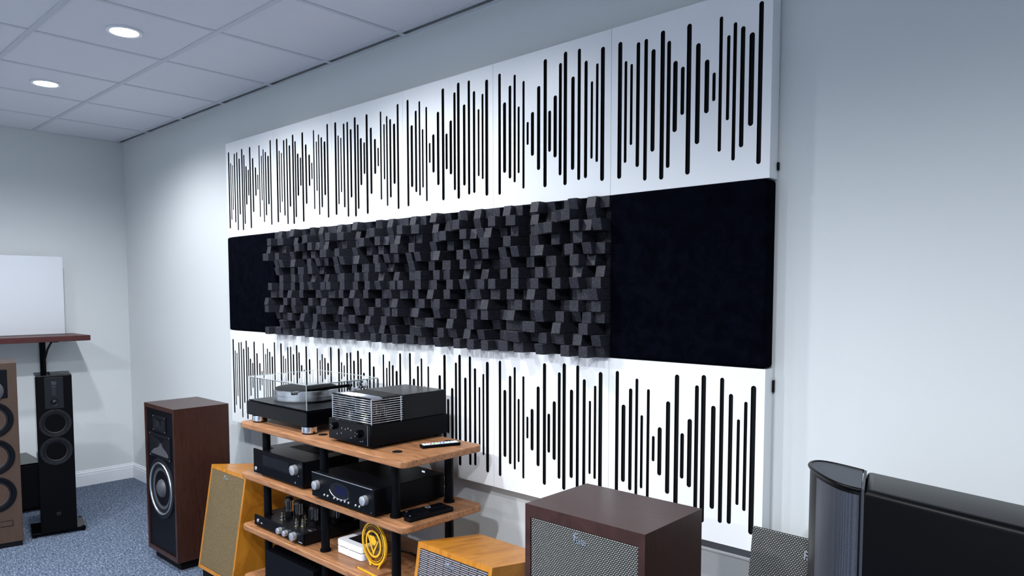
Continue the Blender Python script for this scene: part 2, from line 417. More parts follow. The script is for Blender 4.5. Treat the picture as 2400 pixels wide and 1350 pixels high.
def diffusers():
    lev = [.030, .070, .096, .121, .143]; N = 14; p = PW/N; hb = p/2 - .0004
    rnd = random.Random(3)
    meshes = {}
    def block(k, tilt):
        if (k, tilt) in meshes: return meshes[(k, tilt)]
        bm = bmesh.new(); add_box(bm, -hb, hb, -lev[k], -.014, -hb, hb, 0)
        for v in bm.verts:
            if v.co.y < -.02:
                if tilt == 1: v.co.y += .010 * v.co.z / hb * .5          # looks upward: lower edge proud
                elif tilt == 2: v.co.y -= .012 * v.co.z / hb * .5         # looks downward
                elif tilt == 3: v.co.y += .012 * v.co.x / hb * .5
        bmesh.ops.bevel(bm, geom=[e for e in bm.edges if min(v.co.y for v in e.verts) < -.022], offset=.0011, segments=1, affect='EDGES')
        me = bpy.data.meshes.new('block'); bm.to_mesh(me); bm.free(); me.materials.append(M['diffuser_foam']); meshes[(k, tilt)] = me
        return me
    tilts = [[rnd.choice([0,0,0,0,0,0,0,1,1,2,2,3]) for c in range(N)] for r in range(N)]
    names = ['first', 'second', 'third', 'fourth']
    for i in range(4):
        t = thing('block_diffuser', 'dark speckled diffuser of square blocks, %s from the room corner' % names[i], 'sound diffuser',
                  ((i+1.5)*PW, 0, ZT-1.5*PW), 0, 'dark block diffusers')
        box('backing', t, -PW/2, PW/2, -.015, -.003, -PW/2, PW/2, 'matte_black', 0)
        for r in range(N):
            for c in range(N):
                o = bpy.data.objects.new('block', block(LV[r][c], tilts[r][c])); COL.objects.link(o); o.parent = t
                o.location = (-PW/2 + (c+.5)*p, 0, PW/2 - (r+.5)*p)
diffusers()

# ------------------------------------------------------------------ audio rack
RX0, RX1, RY0, RY1 = 1.13, 2.425, -.585, -.150
ZS = [.93, .675, .412, .15]
def rack():
    t = thing('audio_rack', 'long walnut shelf rack on black posts, loaded with audio equipment', 'rack', ((RX0+RX1)/2, (RY0+RY1)/2, 0))
    ox, oy = (RX0+RX1)/2, (RY0+RY1)/2
    px = [1.275-ox, 1.782-ox, 2.290-ox]; py = [-.515-oy, -.228-oy]
    for k, z in enumerate(ZS):
        bm = bmesh.new(); add_prism(bm, rrect(RX0-ox, RX1-ox, RY0-oy, RY1-oy, .035, 7), z-.028, z, .005, 2)
        s = finish('shelf', bm, 'walnut_board', t)
        if k == 0:
            for x, y in ((1.739, -.491), (2.264, -.484), (2.268, -.208)):
                cyl('cable_grommet', s, .021, z-.001, z+.0022, 'matte_black', c=(x-ox, y-oy, 0), seg=28, ch=.001)
            bd = box('maker_badge', s, .70+ox-1.555-.013+.0, .70+ox-1.555+.013, RY0-oy-.0016, RY0-oy+.001, z-.023, z-.004, 'satin_black', .0004)
            bd.location = (-.155, 0, 0)
            box('badge_mark', bd, .70+ox-1.555-.008, .70+ox-1.555+.009, RY0-oy-.0021, RY0-oy-.0012, z-.017, z-.011, 'grey_print', 0)
    for x in px:
        for y in py:
            for a, b in zip(ZS[1:], ZS[:-1]):
                cyl('post', t, .019, a, b-.028, 'satin_black', c=(x, y, 0), seg=24)
                lathe('post_collar', t, [(.019, a+.012), (.024, a+.010), (.024, a+.0002), (.019, a+.0002)], 'satin_black', c=(x, y, 0), seg=24)
            cyl('foot', t, .022, 0, ZS[3]-.028, 'satin_black', c=(x, y, 0), seg=20)
    return t
rack()

# ------------------------------------------------------------------ turntable
def turntable():
    t = thing('turntable', 'black turntable with polished platter under a clear dust cover', 'turntable', (1.405, -.33, ZS[0]))
    X, Y = .278, .21
    for x in (-.19, .265-.0):
        for y in (-.185, .15):
            lathe('foot', t, [(0, 0), (.033, 0), (.034, .003), (.034, .006)], 'rubber', c=(x if x < 0 else .262, y, 0), seg=28)
            lathe('foot_ring', t, [(.034, .006), (.036, .007), (.036, .033), (.034, .034), (0, .034)], 'chrome', c=(x if x < 0 else .262, y, 0), seg=36)
    box('plinth', t, -X, X+.005, -Y, Y, .032, .100, 'gloss_black', .004, 3)
    box('top_plate', t, -X+.012, X-.007, -Y+.012, Y-.012, .1003, .106, 'metal_black', .002, 2)
    lathe('platter', t, [(0, .110), (.152, .110), (.156, .114), (.156, .135), (.1540, .137), (.156, .139), (.156, .160), (.153, .163), (0, .163)], 'brushed_alu', c=(-.062, .0, 0), seg=72)
    lathe('mat', t, [(0, .1632), (.148, .1632), (.149, .168), (.146, .1695), (0, .1695)], 'matte_black', c=(-.062, .0, 0), seg=56)
    cyl('spindle', t, .003, .1695, .182, 'chrome', c=(-.062, 0, 0), seg=12)
    # tone arm
    b = lathe('arm_base', t, [(0, .106), (.040, .106), (.042, .110), (.040, .135), (.026, .138), (.026, .168), (.022, .172), (0, .172)], 'brushed_alu', c=(.185, .115, 0), seg=36)
    lathe('bearing_ring', t, [(.028, -.010), (.034, -.008), (.034, .008), (.028, .010), (.024, .0), (.028, -.010)], 'chrome', axis='x', c=(.185, .115, .185), seg=32)
    tube('tone_arm', t, [(.185, .10, .188), (.178, .0, .186), (.165, -.10, .183), (.145, -.165, .184)], [.0075, .0075, .0065, .0055], 'satin_black', 12)
    box('headshell', t, .128, .150, -.20, -.160, .174, .180, 'badge_metal', .002, 2)
    box('cartridge', t, .130, .146, -.197, -.170, .1705-.006, .174, 'satin_black', .001)
    lathe('counterweight', t, [(0, -.018), (.020, -.018), (.021, -.015), (.021, .015), (.020, .018), (0, .018)], 'chrome', axis='y', c=(.187, .160, .188), seg=28)
    tube('anti_skate_arm', t, [(.205, .13, .185), (.222, .10, .165), (.225, .06, .130), (.226, .06, .108)], .0025, 'chrome', 8)
    # acrylic cover: five thin sheets
    cz0, cz1, th = .1065, .222, .003
    cx, cy = X-.012, Y-.010
    c = box('dust_cover', t, -cx, cx, -cy, cy, cz1-th, cz1, 'acrylic_clear', .0008)
    box('cover_front', c, -cx, cx, -cy, -cy+th, cz0, cz1-th-.0002, 'acrylic_clear', .0005)
    box('cover_back', c, -cx, cx, cy-th, cy, cz0, cz1-th-.0002, 'acrylic_clear', .0005)
    box('cover_side', c, -cx, -cx+th, -cy+th+.0002, cy-th-.0002, cz0, cz1-th-.0002, 'acrylic_clear', .0005)
    box('cover_side', c, cx-th, cx, -cy+th+.0002, cy-th-.0002, cz0, cz1-th-.0002, 'acrylic_clear', .0005)
    # bright polished edges
    e = .0016
    for x in (-cx, cx):
        box('cover_edge', c, x-e, x+e, -cy-e, -cy+e, cz0, cz1, 'acrylic_edge', .0004)
        box('cover_edge', c, x-e, x+e, -cy, cy, cz1-e, cz1+e, 'acrylic_edge', .0004)
    for y in (-cy, cy):
        box('cover_edge', c, -cx, cx, y-e, y+e, cz1-e, cz1+e, 'acrylic_edge', .0004)
turntable()

def knob(name, parent, x, y, z, r, d, material='silver_knob', skirt=True):
    """knob on a face that looks toward -y at depth y"""
    return lathe(name, parent, [(0, d), (r*.80, d), (r*.93, d-.0015), (r*.97, d*.4), (r, .001), (r, 0), (0, 0)], material, axis='-y', c=(x, y, z), seg=32)
def button(parent, x, y, z, r=.0045, d=.004, material='silver_knob', name='button'):
    return lathe(name, parent, [(0, d), (r*.8, d), (r, d*.6), (r, 0), (0, 0)], material, axis='-y', c=(x, y, z), seg=16)
def screw(parent, x, y, z, r=.003):
    return lathe('screw', parent, [(0, .0012), (r*.7, .0012), (r, .0004), (r, 0)], 'badge_metal', axis='-y', c=(x, y, z), seg=10)

def valve(parent, x, y, z, r, h, name='power_tube'):
    b = cyl('tube_base', parent, r*.92, z, z+h*.22, 'matte_black', c=(x, y, 0), seg=20)
    g = lathe(name, parent, [(r*.85, z+h*.22), (r, z+h*.30), (r, z+h*.78), (r*.92, z+h*.88), (r*.6, z+h*.97), (r*.18, z+h), (0, z+h*1.01)], 'tube_glass', c=(x, y, 0), seg=24)
    lathe('getter_cap', g, [(r*.93, z+h*.80), (r*.86, z+h*.89), (r*.55, z+h*.955), (0, z+h*.975)], 'getter', c=(x, y, 0), seg=24)
    box('plate', g, x-r*.5, x+r*.5, y-r*.32, y+r*.32, z+h*.34, z+h*.74, 'tube_plate', .001)
    for s in (-1, 1): tube('support_rod', g, [(x+s*r*.6, y, z+h*.26), (x+s*r*.6, y, z+h*.80)], .0009, 'chrome', 6)
    lathe('mica_disc', g, [(0, z+h*.765), (r*.9, z+h*.765), (r*.9, z+h*.773), (0, z+h*.773)], 'grey_print', c=(x, y, 0), seg=18)
    return g
def small_valve(parent, x, y, z, r, h):
    g = lathe('small_tube', parent, [(r*.9, z), (r, z+.004), (r, z+h*.8), (r*.7, z+h*.93), (r*.2, z+h), (0, z+h*1.02)], 'tube_glass', c=(x, y, 0), seg=18)
    cyl('tube_shield', g, r*1.08, z, z+h*.38, 'chrome', c=(x, y, 0), seg=18)
    cyl('plate', g, r*.5, z+h*.40, z+h*.72, 'brass', c=(x, y, 0), seg=12)
    cyl('socket_ring', g, r*1.5, z-.0005, z+.002, 'brass', c=(x, y, 0), seg=18)
    return g

# ------------------------------------------------------------------ caged tube amplifier on the top shelf
def caged_amp():
    t = thing('tube_amplifier', 'black tube amplifier with barred cage, on the top rack shelf beside the turntable', 'amplifier', (2.015, -.33, ZS[0]))
    X, Y = .145, .21
    for x in (-X+.03, X-.03):
        for y in (-Y+.05, Y-.03): cyl('foot', t, .016, 0, .012, 'rubber', c=(x, y, 0), seg=18)
    box('chassis', t, -X, X+.004, -Y+.006, Y, .012, .098, 'satin_black', .002)
    fp = box('front_panel', t, -X-.002, X+.004, -Y-.004, -Y+.006, .013, .100, 'gloss_black', .002, 2)
    for x, z, r in ((-.105, .070, .015), (.075, .058, .017)):
        k = knob('knob', fp, x, -Y-.004, z, r, .016, 'gloss_black')
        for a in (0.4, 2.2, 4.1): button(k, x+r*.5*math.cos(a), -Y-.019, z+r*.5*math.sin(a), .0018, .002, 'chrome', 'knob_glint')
    for x, z in ((-.045, .068), (-.02, .066), (.0, .072), (.02, .066), (-.05, .046), (-.08, .040), (.02, .034), (.10, .030), (.085, .028)):
        button(fp, x, -Y-.004, z, .0028, .003, 'chrome', 'toggle')
    box('trim_edge', fp, X-.012, X-.0105, -Y-.0055, -Y-.0035, .015, .098, 'badge_metal', 0)
    box('transformer_cover', t, -X+.008, X-.002, -.035, Y-.006, .0985, .208, 'metal_black', .003, 2)
    # tubes inside
    for x in (-.085, -.03, .03, .085): valve(t, x, -.10, .098, .018, .092)
    for x in (-.055, .055): small_valve(t, x, -.165, .099, .010, .05)
    # cage: each bar bends round the front and both sides
    for k in range(11):
        z = .106 + k*.0094
        pts = [(-X+.006, -.036, z), (-X+.006, -Y+.02, z), (-X+.010, -Y+.010, z), (X-.010, -Y+.010, z), (X-.006, -Y+.02, z), (X-.006, -.036, z)]
        tube('cage_bar', t, pts, .0019, 'chrome', 6)
    for k in range(22):
        y = -Y+.018 + k*.0072
        pts = [(-X+.008, y, .203), (-X+.03, y+.002, .2085), (X-.03, y+.002, .2085), (X-.008, y, .203)]
        tube('cage_bar', t, pts, .0015, 'satin_black' if k > 7 else 'chrome', 6)
    for x in (-X+.006, X-.006):
        for y in (-Y+.012, -.045): tube('cage_upright', t, [(x, y, .099), (x, y, .206)], .0026, 'chrome', 8)
    tube('cage_rail', t, [(-X+.006, -Y+.012, .206), (X-.006, -Y+.012, .206)], .0026, 'satin_black', 8)
    box('cage_lid', t, -X+.016, X-.012, -Y+.070, -.037, .2045, .2068, 'metal_black', .0005)
caged_amp()

# ------------------------------------------------------------------ receivers on the second shelf
def notched_case(nm, t, X, y0, y1, z0, z1):
    """case whose left front corner is cut back to clear the rack post"""
    bm = bmesh.new(); add_prism(bm, [(-X+.078, y0), (X, y0), (X, y1), (-X, y1), (-X, y0+.058), (-X+.078, y0+.058)], z0, z1, .0015, 1)
    return finish(nm, bm, 'metal_black', t)
def receiver():
    z0 = ZS[1]
    t = thing('av_receiver', 'black receiver with wide dark display and one silver knob, second shelf of the rack', 'receiver', (1.447, -.37, z0))
    X, Yf, Yb = .225, -.188, .118
    for x in (-.18, .18):
        for y in (-.10, .09): cyl('foot', t, .022, 0, .010, 'rubber', c=(x, y, 0), seg=20)
    notched_case('case', t, X, Yf+.010, Yb, .010, .128)
    fp = box('front_panel', t, -X-.001, X+.001, Yf, Yf+.010, .010, .129, 'satin_black', .003, 2)
    box('display', fp, -.135, .105, Yf-.0008, Yf+.002, .058, .108, 'screen_black', .001)
    box('lower_flap', fp, -X+.004, X-.004, Yf-.0012, Yf+.002, .014, .050, 'gloss_black', .001)
    k = knob('volume_knob', fp, .166, Yf, .086, .024, .022)
    button(fp, -.198, Yf-.001, .033, .010, .004, 'silver_knob', 'power_button')
    button(fp, .165, Yf-.001, .026, .005, .003, 'chrome', 'jack_ring')
    button(fp, .190, Yf, .060, .002, .001, 'grey_print', 'indicator')
    for i in range(9): box('vent_slot', t, -.12+i*.03, -.10+i*.03, -.05, .09, .1278, .1286, 'matte_black', 0)
receiver()
def preamp():
    z0 = ZS[1]
    t = thing('integrated_amplifier', 'black amplifier with two silver knobs and oval blue display, second rack shelf', 'amplifier', (2.027, -.37, z0))
    X, Yf, Yb = .2245, -.222, .155
    for x in (-.17, .17):
        for y in (-.16, .10): cyl('foot', t, .020, 0, .012, 'rubber', c=(x, y, 0), seg=20)
    box('case', t, -X+.004, X-.004, Yf+.010, Yb, .012, .116, 'satin_black', .002)
    fp = box('front_panel', t, -X, X, Yf, Yf+.011, .011, .117, 'satin_black', .003, 2)
    box('edge_trim', fp, -X+.002, X-.012, Yf-.0008, Yf+.003, .1145, .1175, 'brushed_alu', .0005)
    for x in (-.180, .168): knob('knob', fp, x, Yf, .066, .0205, .020)
    # oval display with curved trim below
    bm = bmesh.new(); n = 40
    loop = [(-.012 + .072*math.cos(2*PI*i/n), .070 + .033*math.sin(2*PI*i/n)) for i in range(n)]
    a = [bm.verts.new((x, Yf-.0006, z)) for x, z in loop]; b2 = [bm.verts.new((x, Yf+.002, z)) for x, z in loop]
    bm.faces.new(a)
    for i in range(n): bm.faces.new((a[i], a[(i+1) % n], b2[(i+1) % n], b2[i]))
    bmesh.ops.recalc_face_normals(bm, faces=bm.faces)
    finish('display_window', bm, 'screen_black', fp)
    box('display', fp, -.045, .035, Yf-.0012, Yf-.0005, .052, .088, 'display_blue', .0003)
    tube('oval_trim', fp, [(-.012 + .075*math.cos(a), Yf-.001, .070 + .036*math.sin(a)) for a in [PI*1.06 + i*PI*.78/24 for i in range(25)]], .0018, 'brushed_alu', 8)
    for x in (-.125, -.100, -.052, -.026, 0, .026, .052, .102, .128): button(fp, x, Yf, .032, .0048, .004)
    text('logo', fp, 'r', .012, (.205, Yf-.0008, .022), FRONT, 'badge_metal')
    for x in (.19, .205):
        for z in (.05, .09): lathe('rear_jack', t, [(.006, 0), (.006, .016), (0, .016)], 'brass', axis='y', c=(x, Yb+.016, z), seg=12)
preamp()

# ------------------------------------------------------------------ tube amplifier on the third shelf
def open_amp():
    z0 = ZS[2]
    t = thing('tube_amplifier', 'black tube amplifier with bare glass tubes and three silver knobs, third rack shelf', 'amplifier', (1.447, -.37, z0))
    X, Yf, Yb = .225, -.188, .118
    for x in (-.18, .18):
        for y in (-.10, .09): cyl('foot', t, .020, 0, .010, 'rubber', c=(x, y, 0), seg=20)
    notched_case('chassis', t, X, Yf+.006, Yb, .010, .060)
    fp = box('front_panel', t, -X, X, Yf-.003, Yf+.006, .009, .062, 'satin_black', .003, 2)
    for x, r in ((.028, .0155), (.082, .0145), (.150, .0205)): knob('knob', fp, x, Yf-.003, .036, r, .020)
    button(fp, -.186, Yf-.003, .037, .009, .004, 'silver_knob', 'power_button')
    box('logo_plate', fp, -.160, -.145, Yf-.0036, Yf-.002, .028, .033, 'grey_print', 0)
    box('name_print', fp, .185, .215, Yf-.0034, Yf-.002, .016, .019, 'grey_print', 0)
    for x, y in ((-.067, -.090), (.020, -.093), (.145, -.086), (.190, .002)): valve(t, x, y, .060, .021, .104)
    for x, y in ((-.040, -.143), (.092, -.145), (.120, -.128), (.085, -.095)): small_valve(t, x, y, .0605, .0085, .048)
    lathe('bias_meter', t, [(.018, .060), (.020, .063), (.017, .066), (0, .066)], 'chrome', c=(.205, -.13, 0), seg=24)
    for x in (-.13, .0, .13): box('transformer', t, x-.055, x+.055, .040, .112, .060, .150, 'satin_black', .003, 2)
open_amp()

# ------------------------------------------------------------------ white streamer box
def white_box():
    z0 = ZS[2]
    t = thing('media_player', 'small white media player with dark screen on top, behind the amber trophy', 'media player', (1.925, -.42, z0))
    def slab(nm, a, b, m, ins=0): 
        bm = bmesh.new(); add_prism(bm, rrect(-.095+ins, .095-ins, -.07+ins, .07-ins, .018, 5), a, b, .003 if not ins else 0, 2)
        return finish(nm, bm, m, t)
    slab('base', .002, .032, 'white_plastic'); slab('groove', .032, .035, 'screen_black', .004)
    top = slab('top_cover', .035, .062, 'white_plastic')
    bm = bmesh.new(); add_prism(bm, rrect(-.055, .06, -.035, .045, .006, 4), .0615, .0626, 0); finish('screen', bm, 'screen_black', top)
    box('front_notch', t, -.002, .003, -.0712, -.068, .030, .038, 'white_plastic', 0)
    button(t, 0, -.0700, .016, .002, .0008, 'grey_print', 'indicator')
    for x in (-.07, .07):
        for y in (-.05, .05): cyl('foot', t, .008, 0, .002, 'rubber', c=(x, y, 0), seg=12)
white_box()

# ------------------------------------------------------------------ amber trophy
def trophy():
    z0 = ZS[2]
    t = thing('trophy', 'amber acrylic disc trophy on a walnut base at the shelf front', 'trophy', (2.125, -.50, z0), math.radians(-4))
    bm = bmesh.new(); add_prism(bm, rrect(-.085, .085, -.045, .035, .008, 4), 0, .012, .001, 1); b = finish('base', bm, 'walnut_board', t)
    box('base_inlay', b, -.06, .085, -.0465, -.044, .002, .0095, 'amber_solid', 0)
    cz, R = .112, .088
    def ring(nm, r0, r1, y0, y1, m, par):
        bm = bmesh.new(); add_lathe(bm, [(r0, y0), (r1, y0), (r1, y1), (r0, y1), (r0, y0)], 'y', (0, 0, cz), 64)
        bmesh.ops.recalc_face_normals(bm, faces=bm.faces); return finish(nm, bm, m, par)
    d = lathe('disc', t, [(0, -.004), (R, -.004), (R, .004), (0, .004)], 'amber_acrylic', axis='y', c=(0, 0, cz), seg=64)
    ring('rim', R-.006, R+.002, -.0046, .0046, 'amber_solid', d)
    ring('band_line', R*.84, R*.87, .0041, .0054, 'amber_solid', d)
    ring('inner_ring', R*.56, R*.66, .0041, .0060, 'amber_solid', d)
    # illegible engraved lettering round the band, as small dark strokes
    for a0, a1, n in ((.95, 2.2, 13), (3.75, 4.35, 6), (4.9, 5.6, 7)):
        for i in range(n):
            a = a0 + (a1-a0)*i/(n-1); o = box('engraved_stroke', d, -.0018, .0018, -.0052, -.0041, -.0042, .0042, 'amber_dark', 0)
            o.location = (R*.755*math.cos(a), 0, cz + R*.755*math.sin(a)); o.rotation_euler = (0, -(a-PI/2), 0)
    def poly(nm, pts, y0, y1, m):
        bm = bmesh.new(); a = [bm.verts.new((x, y0, z)) for x, z in pts]; b3 = [bm.verts.new((x, y1, z)) for x, z in pts]; n = len(pts)
        bm.faces.new(a); bm.faces.new(b3[::-1])
        for i in range(n): bm.faces.new((a[i], a[(i+1) % n], b3[(i+1) % n], b3[i]))
        bmesh.ops.recalc_face_normals(bm, faces=bm.faces); return finish(nm, bm, m, d)
    s = R*.56
    poly('triangle_mark', [(-s*.9, cz+s*.62), (-s*.72, cz+s*.66), (-s*.02, cz-s*.62), (s*.72, cz+s*.40), (s*.82, cz+s*.42), (0, cz-s*.98)], -.0058, -.0041, 'amber_solid')
    poly('triangle_fill', [(-s*.62, cz+s*.60), (s*.10, cz+s*.66), (s*.50, cz+s*.28), (s*.22, cz-s*.12), (-s*.28, cz-s*.02)], -.0058, -.0041, 'amber_solid')
    for sx in (-1, 1):
        tube('leg', t, [(sx*.030, 0, .012), (sx*.034, 0, .022), (sx*.052, 0, .040), (sx*.066, 0, .055)], [.0055, .0045, .004, .004], 'amber_solid', 10)
trophy()

# ------------------------------------------------------------------ remotes
def remote_light():
    t = thing('remote_control', 'slim remote with pale face and coloured buttons on the top shelf', 'remote', (2.312, -.296, ZS[0]), math.radians(68))
    bm = bmesh.new(); add_prism(bm, rrect(-.085, .085, -.021, .021, .006, 4), .0003, .013, .002, 1); finish('body', bm, 'satin_black', t)
    box('face', t, -.078, .078, -.017, .017, .0128, .0138, 'remote_face', .0004)
    cols = ['white_plastic', 'white_plastic', 'button_red', 'button_green', 'button_yellow', 'button_blue', 'button_blue', 'white_plastic', 'grey_print', 'white_plastic', 'white_plastic']
    for i in range(11):
        for j in range(3):
            m = cols[i] if j < 2 else 'white_plastic'
            cyl('button', t, .0032, .0138, .0156, m, c=(-.07+i*.0138, -.010+j*.010, 0), seg=10)
remote_light()
def remote_dark(x, y, rz, ln, ring, label):
    t = thing('remote_control', label, 'remote', (x, y, ZS[1]), rz)
    bm = bmesh.new(); add_prism(bm, rrect(-ln/2, ln/2, -.022, .022, .006, 4), .0003, .018, .003, 2); finish('body', bm, 'satin_black', t)
    if ring: lathe('dial_ring', t, [(.010, .018), (.0115, .0195), (.013, .018)], 'badge_metal', c=(.02, 0, 0), seg=24)
    cyl('button', t, .004, .018, .0195, 'badge_metal', c=(-ln/2+.02, .004, 0), seg=12)
    for i in range(5):
        for j in range(3): cyl('button', t, .003, .018, .0190, 'rubber', c=(-ln/2+.05+i*.014, -.011+j*.011, 0), seg=8)
remote_dark(2.325, -.400, math.radians(84), .20, True, 'dark remote with silver dial ring on the second rack shelf')
remote_dark(2.376, -.415, math.radians(86), .22, False, 'plain dark remote at the end edge of the second rack shelf')

# ------------------------------------------------------------------ black power amplifier on the lowest shelf
def power_amp():
    t = thing('power_amplifier', 'large black power amplifier on the lowest rack shelf', 'amplifier', (1.53, -.37, ZS[3]))
    X = .212
    for x in (-.17, .17):
        for y in (-.14, .13): cyl('foot', t, .02, 0, .012, 'rubber', c=(x, y, 0), seg=16)
    box('case', t, -X, X, -.175, .16, .012, .165, 'satin_black', .003)
    box('front_panel', t, -X-.003, X+.003, -.187, -.175, .011, .167, 'satin_black', .003, 2)
    for i in range(12): box('cooling_fin', t, -.2+i*.036, -.195+i*.036, -.15, .14, .165, .178, 'matte_black', 0)
    button(t, 0, -.187, .05, .008, .004, 'silver_knob', 'power_button')
power_amp()
tag(tube('cable', None, [(2.02, -.30, ZS[2]+.004), (2.10, -.28, ZS[2]+.004), (2.22, -.30, ZS[2]+.004), (2.32, -.24, ZS[2]+.004), (2.40, -.175, ZS[2]+.004)], .0035, 'rubber', 8), 'thin black cable lying across the third rack shelf', 'cable')
tag(tube('cable', None, [(2.05, -.17, ZS[2]+.006), (2.20, -.20, ZS[2]+.006), (2.30, -.17, ZS[2]+.05), (2.36, -.12, ZS[2]+.10), (2.33, -.08, .30), (2.30, -.06, .02)], .005, 'cable_red', 8), 'red cable dropping behind the third rack shelf', 'cable')

# ------------------------------------------------------------------ drivers
def cone(parent, x, z, y, r, frame='rubber', cone_m='cone_fibre', dust=True, name='woofer', screws=6):
    o = lathe(name, parent, [(r, 0), (r, .006), (r*.97, .009), (r*.80, .008), (r*.76, .004)], frame, axis='-y', c=(x, y, z), seg=48)
    lathe('surround', o, [(r*.77, .004), (r*.74, .008), (r*.69, .007), (r*.66, .001)], 'rubber', axis='-y', c=(x, y, z), seg=48)
    lathe('cone', o, [(r*.67, .002), (r*.45, -.016), (r*.25, -.032), (0, -.034)], cone_m, axis='-y', c=(x, y, z), seg=48)
    if dust: lathe('dust_cap', o, [(r*.27, -.031), (r*.22, -.022), (r*.12, -.016), (0, -.014)], cone_m, axis='-y', c=(x, y, z), seg=32)
    for i in range(screws):
        a = 2*PI*(i+.3)/screws
        lathe('screw', o, [(.0034, .0095), (.0030, .0102), (0, .0102)], 'matte_black', axis='-y', c=(x+r*.88*math.cos(a), y, z+r*.88*math.sin(a)), seg=8)
    return o

# ------------------------------------------------------------------ big box speakers (dark walnut)
SH, SW, SD = .925, .415, .315
def cabinet(t, w, h, d, m, z0, bord_s, bord_t, rec):
    """open-front cabinet shell around a recessed baffle; front at y=0, back at y=d"""
    bm = bmesh.new()
    add_box(bm, -w/2, -w/2+bord_s, 0, d, z0, h-bord_t, 0); add_box(bm, w/2-bord_s, w/2, 0, d, z0, h-bord_t, 0)
    add_box(bm, -w/2, w/2, 0, d, h-bord_t, h, 0); add_box(bm, -w/2+bord_s, w/2-bord_s, 0, d, z0+.0003, z0+bord_t, 0)
    add_box(bm, -w/2+bord_s, w/2-bord_s, d-.02, d-.0005, z0+bord_t, h-bord_t, 0)
    return finish('cabinet', bm, m, t)
def forte_open():
    t = thing('floor_speaker', 'tall dark walnut speaker with bare drivers and horns, standing near the corner', 'speaker', (.2925, -.645, 0), group='dark walnut box speakers')
    z0 = .055; w = SW
    box('riser', t, -w/2+.035, w/2-.035, .03, SD-.02, 0, z0, 'matte_black', .002)
    cabinet(t, w, SH, SD, 'dark_walnut', z0, .020, .024, .01)
    bf = box('baffle', t, -w/2+.021, w/2-.021, .008, .028, z0+.025, SH-.025, 'baffle_black', 0)
    y = .008
    # tweeter horn
    o = lathe('woofer', t, [(.176, 0), (.176, .006), (.170, .010), (.150, .008)], 'rubber', axis='-y', c=(0, y, .445), seg=56)
    lathe('chrome_rim', o, [(.152, .008), (.150, .013), (.143, .011), (.141, .004)], 'badge_metal', axis='-y', c=(0, y, .445), seg=56)
    lathe('surround', o, [(.142, .004), (.134, .010), (.124, .006), (.119, .000)], 'rubber', axis='-y', c=(0, y, .445), seg=56)
    lathe('cone', o, [(.121, .003), (.09, -.002), (.055, -.006), (0, -.007)], 'cone_grey', axis='-y', c=(0, y, .445), seg=56)
    lathe('dust_cap', o, [(.056, -.006), (.049, .010), (.030, .022), (0, .027)], 'cone_grey', axis='-y', c=(0, y, .445), seg=32)
    def horn(nm, hw, hh, zc, tw, thh):
        bm = bmesh.new(); e, dp = .012, .024
        for x0, x1, z0, z1 in ((-hw-e, hw+e, zc+hh, zc+hh+e), (-hw-e, hw+e, zc-hh-e, zc-hh), (-hw-e, -hw, zc-hh, zc+hh), (hw, hw+e, zc-hh, zc+hh)):
            add_box(bm, x0, x1, y-dp*.35, y, z0, z1, 0)
        fr = finish(nm, bm, 'horn_black', t)
        bm = bmesh.new(); n = 8; rows = []
        for q in range(n+1):
            f = q/n; k = (1-f)**1.6
            a, b = tw+(hw-tw)*k, thh+(hh-thh)*k
            rows.append([bm.verts.new((sx*a, y-dp*.35+f*(dp*.35-.0006), zc+sz*b)) for sx, sz in ((-1,-1),(1,-1),(1,1),(-1,1))])
        for p, q in zip(rows[:-1], rows[1:]):
            for i in range(4): bm.faces.new((p[i], p[(i+1) % 4], q[(i+1) % 4], q[i]))
        bm.faces.new(rows[-1]); bmesh.ops.recalc_face_normals(bm, faces=bm.faces)
        finish('flare', bm, 'horn_black', fr)
        for sx in (-1, 1):
            for sz in (-1, 1): screw(fr, sx*(hw+e*.5), y-dp*.35, zc+sz*(hh+e*.5))
        return fr
    horn('tweeter_horn', .075, .034, .820, .016, .012)
    h2 = horn('midrange_horn', .130, .058, .690, .014, .03)
    # paler grey sheet, painting light onto the midrange horn's lower surface
    bm = bmesh.new(); pts = [(-.118, .640), (.118, .640), (.118, .668), (.06, .700), (0, .708), (-.06, .690)]
    f = [bm.verts.new((x, y-.012, z)) for x, z in pts[:2]] + [bm.verts.new((x, y-.0015, z)) for x, z in pts[2:]]
    k = [bm.verts.new((v.co.x, y-.0012, v.co.z-.002)) for v in f]
    bm.faces.new(f); bm.faces.new(k[::-1])
    for i in range(6): bm.faces.new((f[i], f[(i+1) % 6], k[(i+1) % 6], k[i]))
    bmesh.ops.recalc_face_normals(bm, faces=bm.faces)
    finish('horn_lit_floor', bm, 'cone_grey', h2)
forte_open()

def badge(parent, x, y, z, first, rest, s=.030):
    b = text('badge', parent, first, s*1.5, (x-s*.55, y, z+s*.12), FRONT, 'badge_metal', .0012)
    text('badge_letters', b, rest, s*.95, (s*.75, -s*.22, 0), (0, 0, 0), 'badge_metal', .0012, space=.82)
    return b
def forte_grille():
    t = thing('floor_speaker', 'dark walnut box speaker with salt-and-pepper grille cloth and metal badge', 'speaker', (3.318, -.655, 0), group='dark walnut box speakers')
    z0 = .055; w = SW+.012
    box('riser', t, -w/2+.035, w/2-.035, .03, SD-.02, 0, z0, 'matte_black', .002)
    cabinet(t, w, SH, SD, 'dark_walnut', z0, .021, .038, .01)
    g = box('grille', t, -w/2+.022, w/2-.022, .002, .022, z0+.039, SH-.039, 'cloth_salt', .003, 2)
    badge(g, -.005, .0005, SH-.068, 'F', 'orte', .026)
forte_grille()

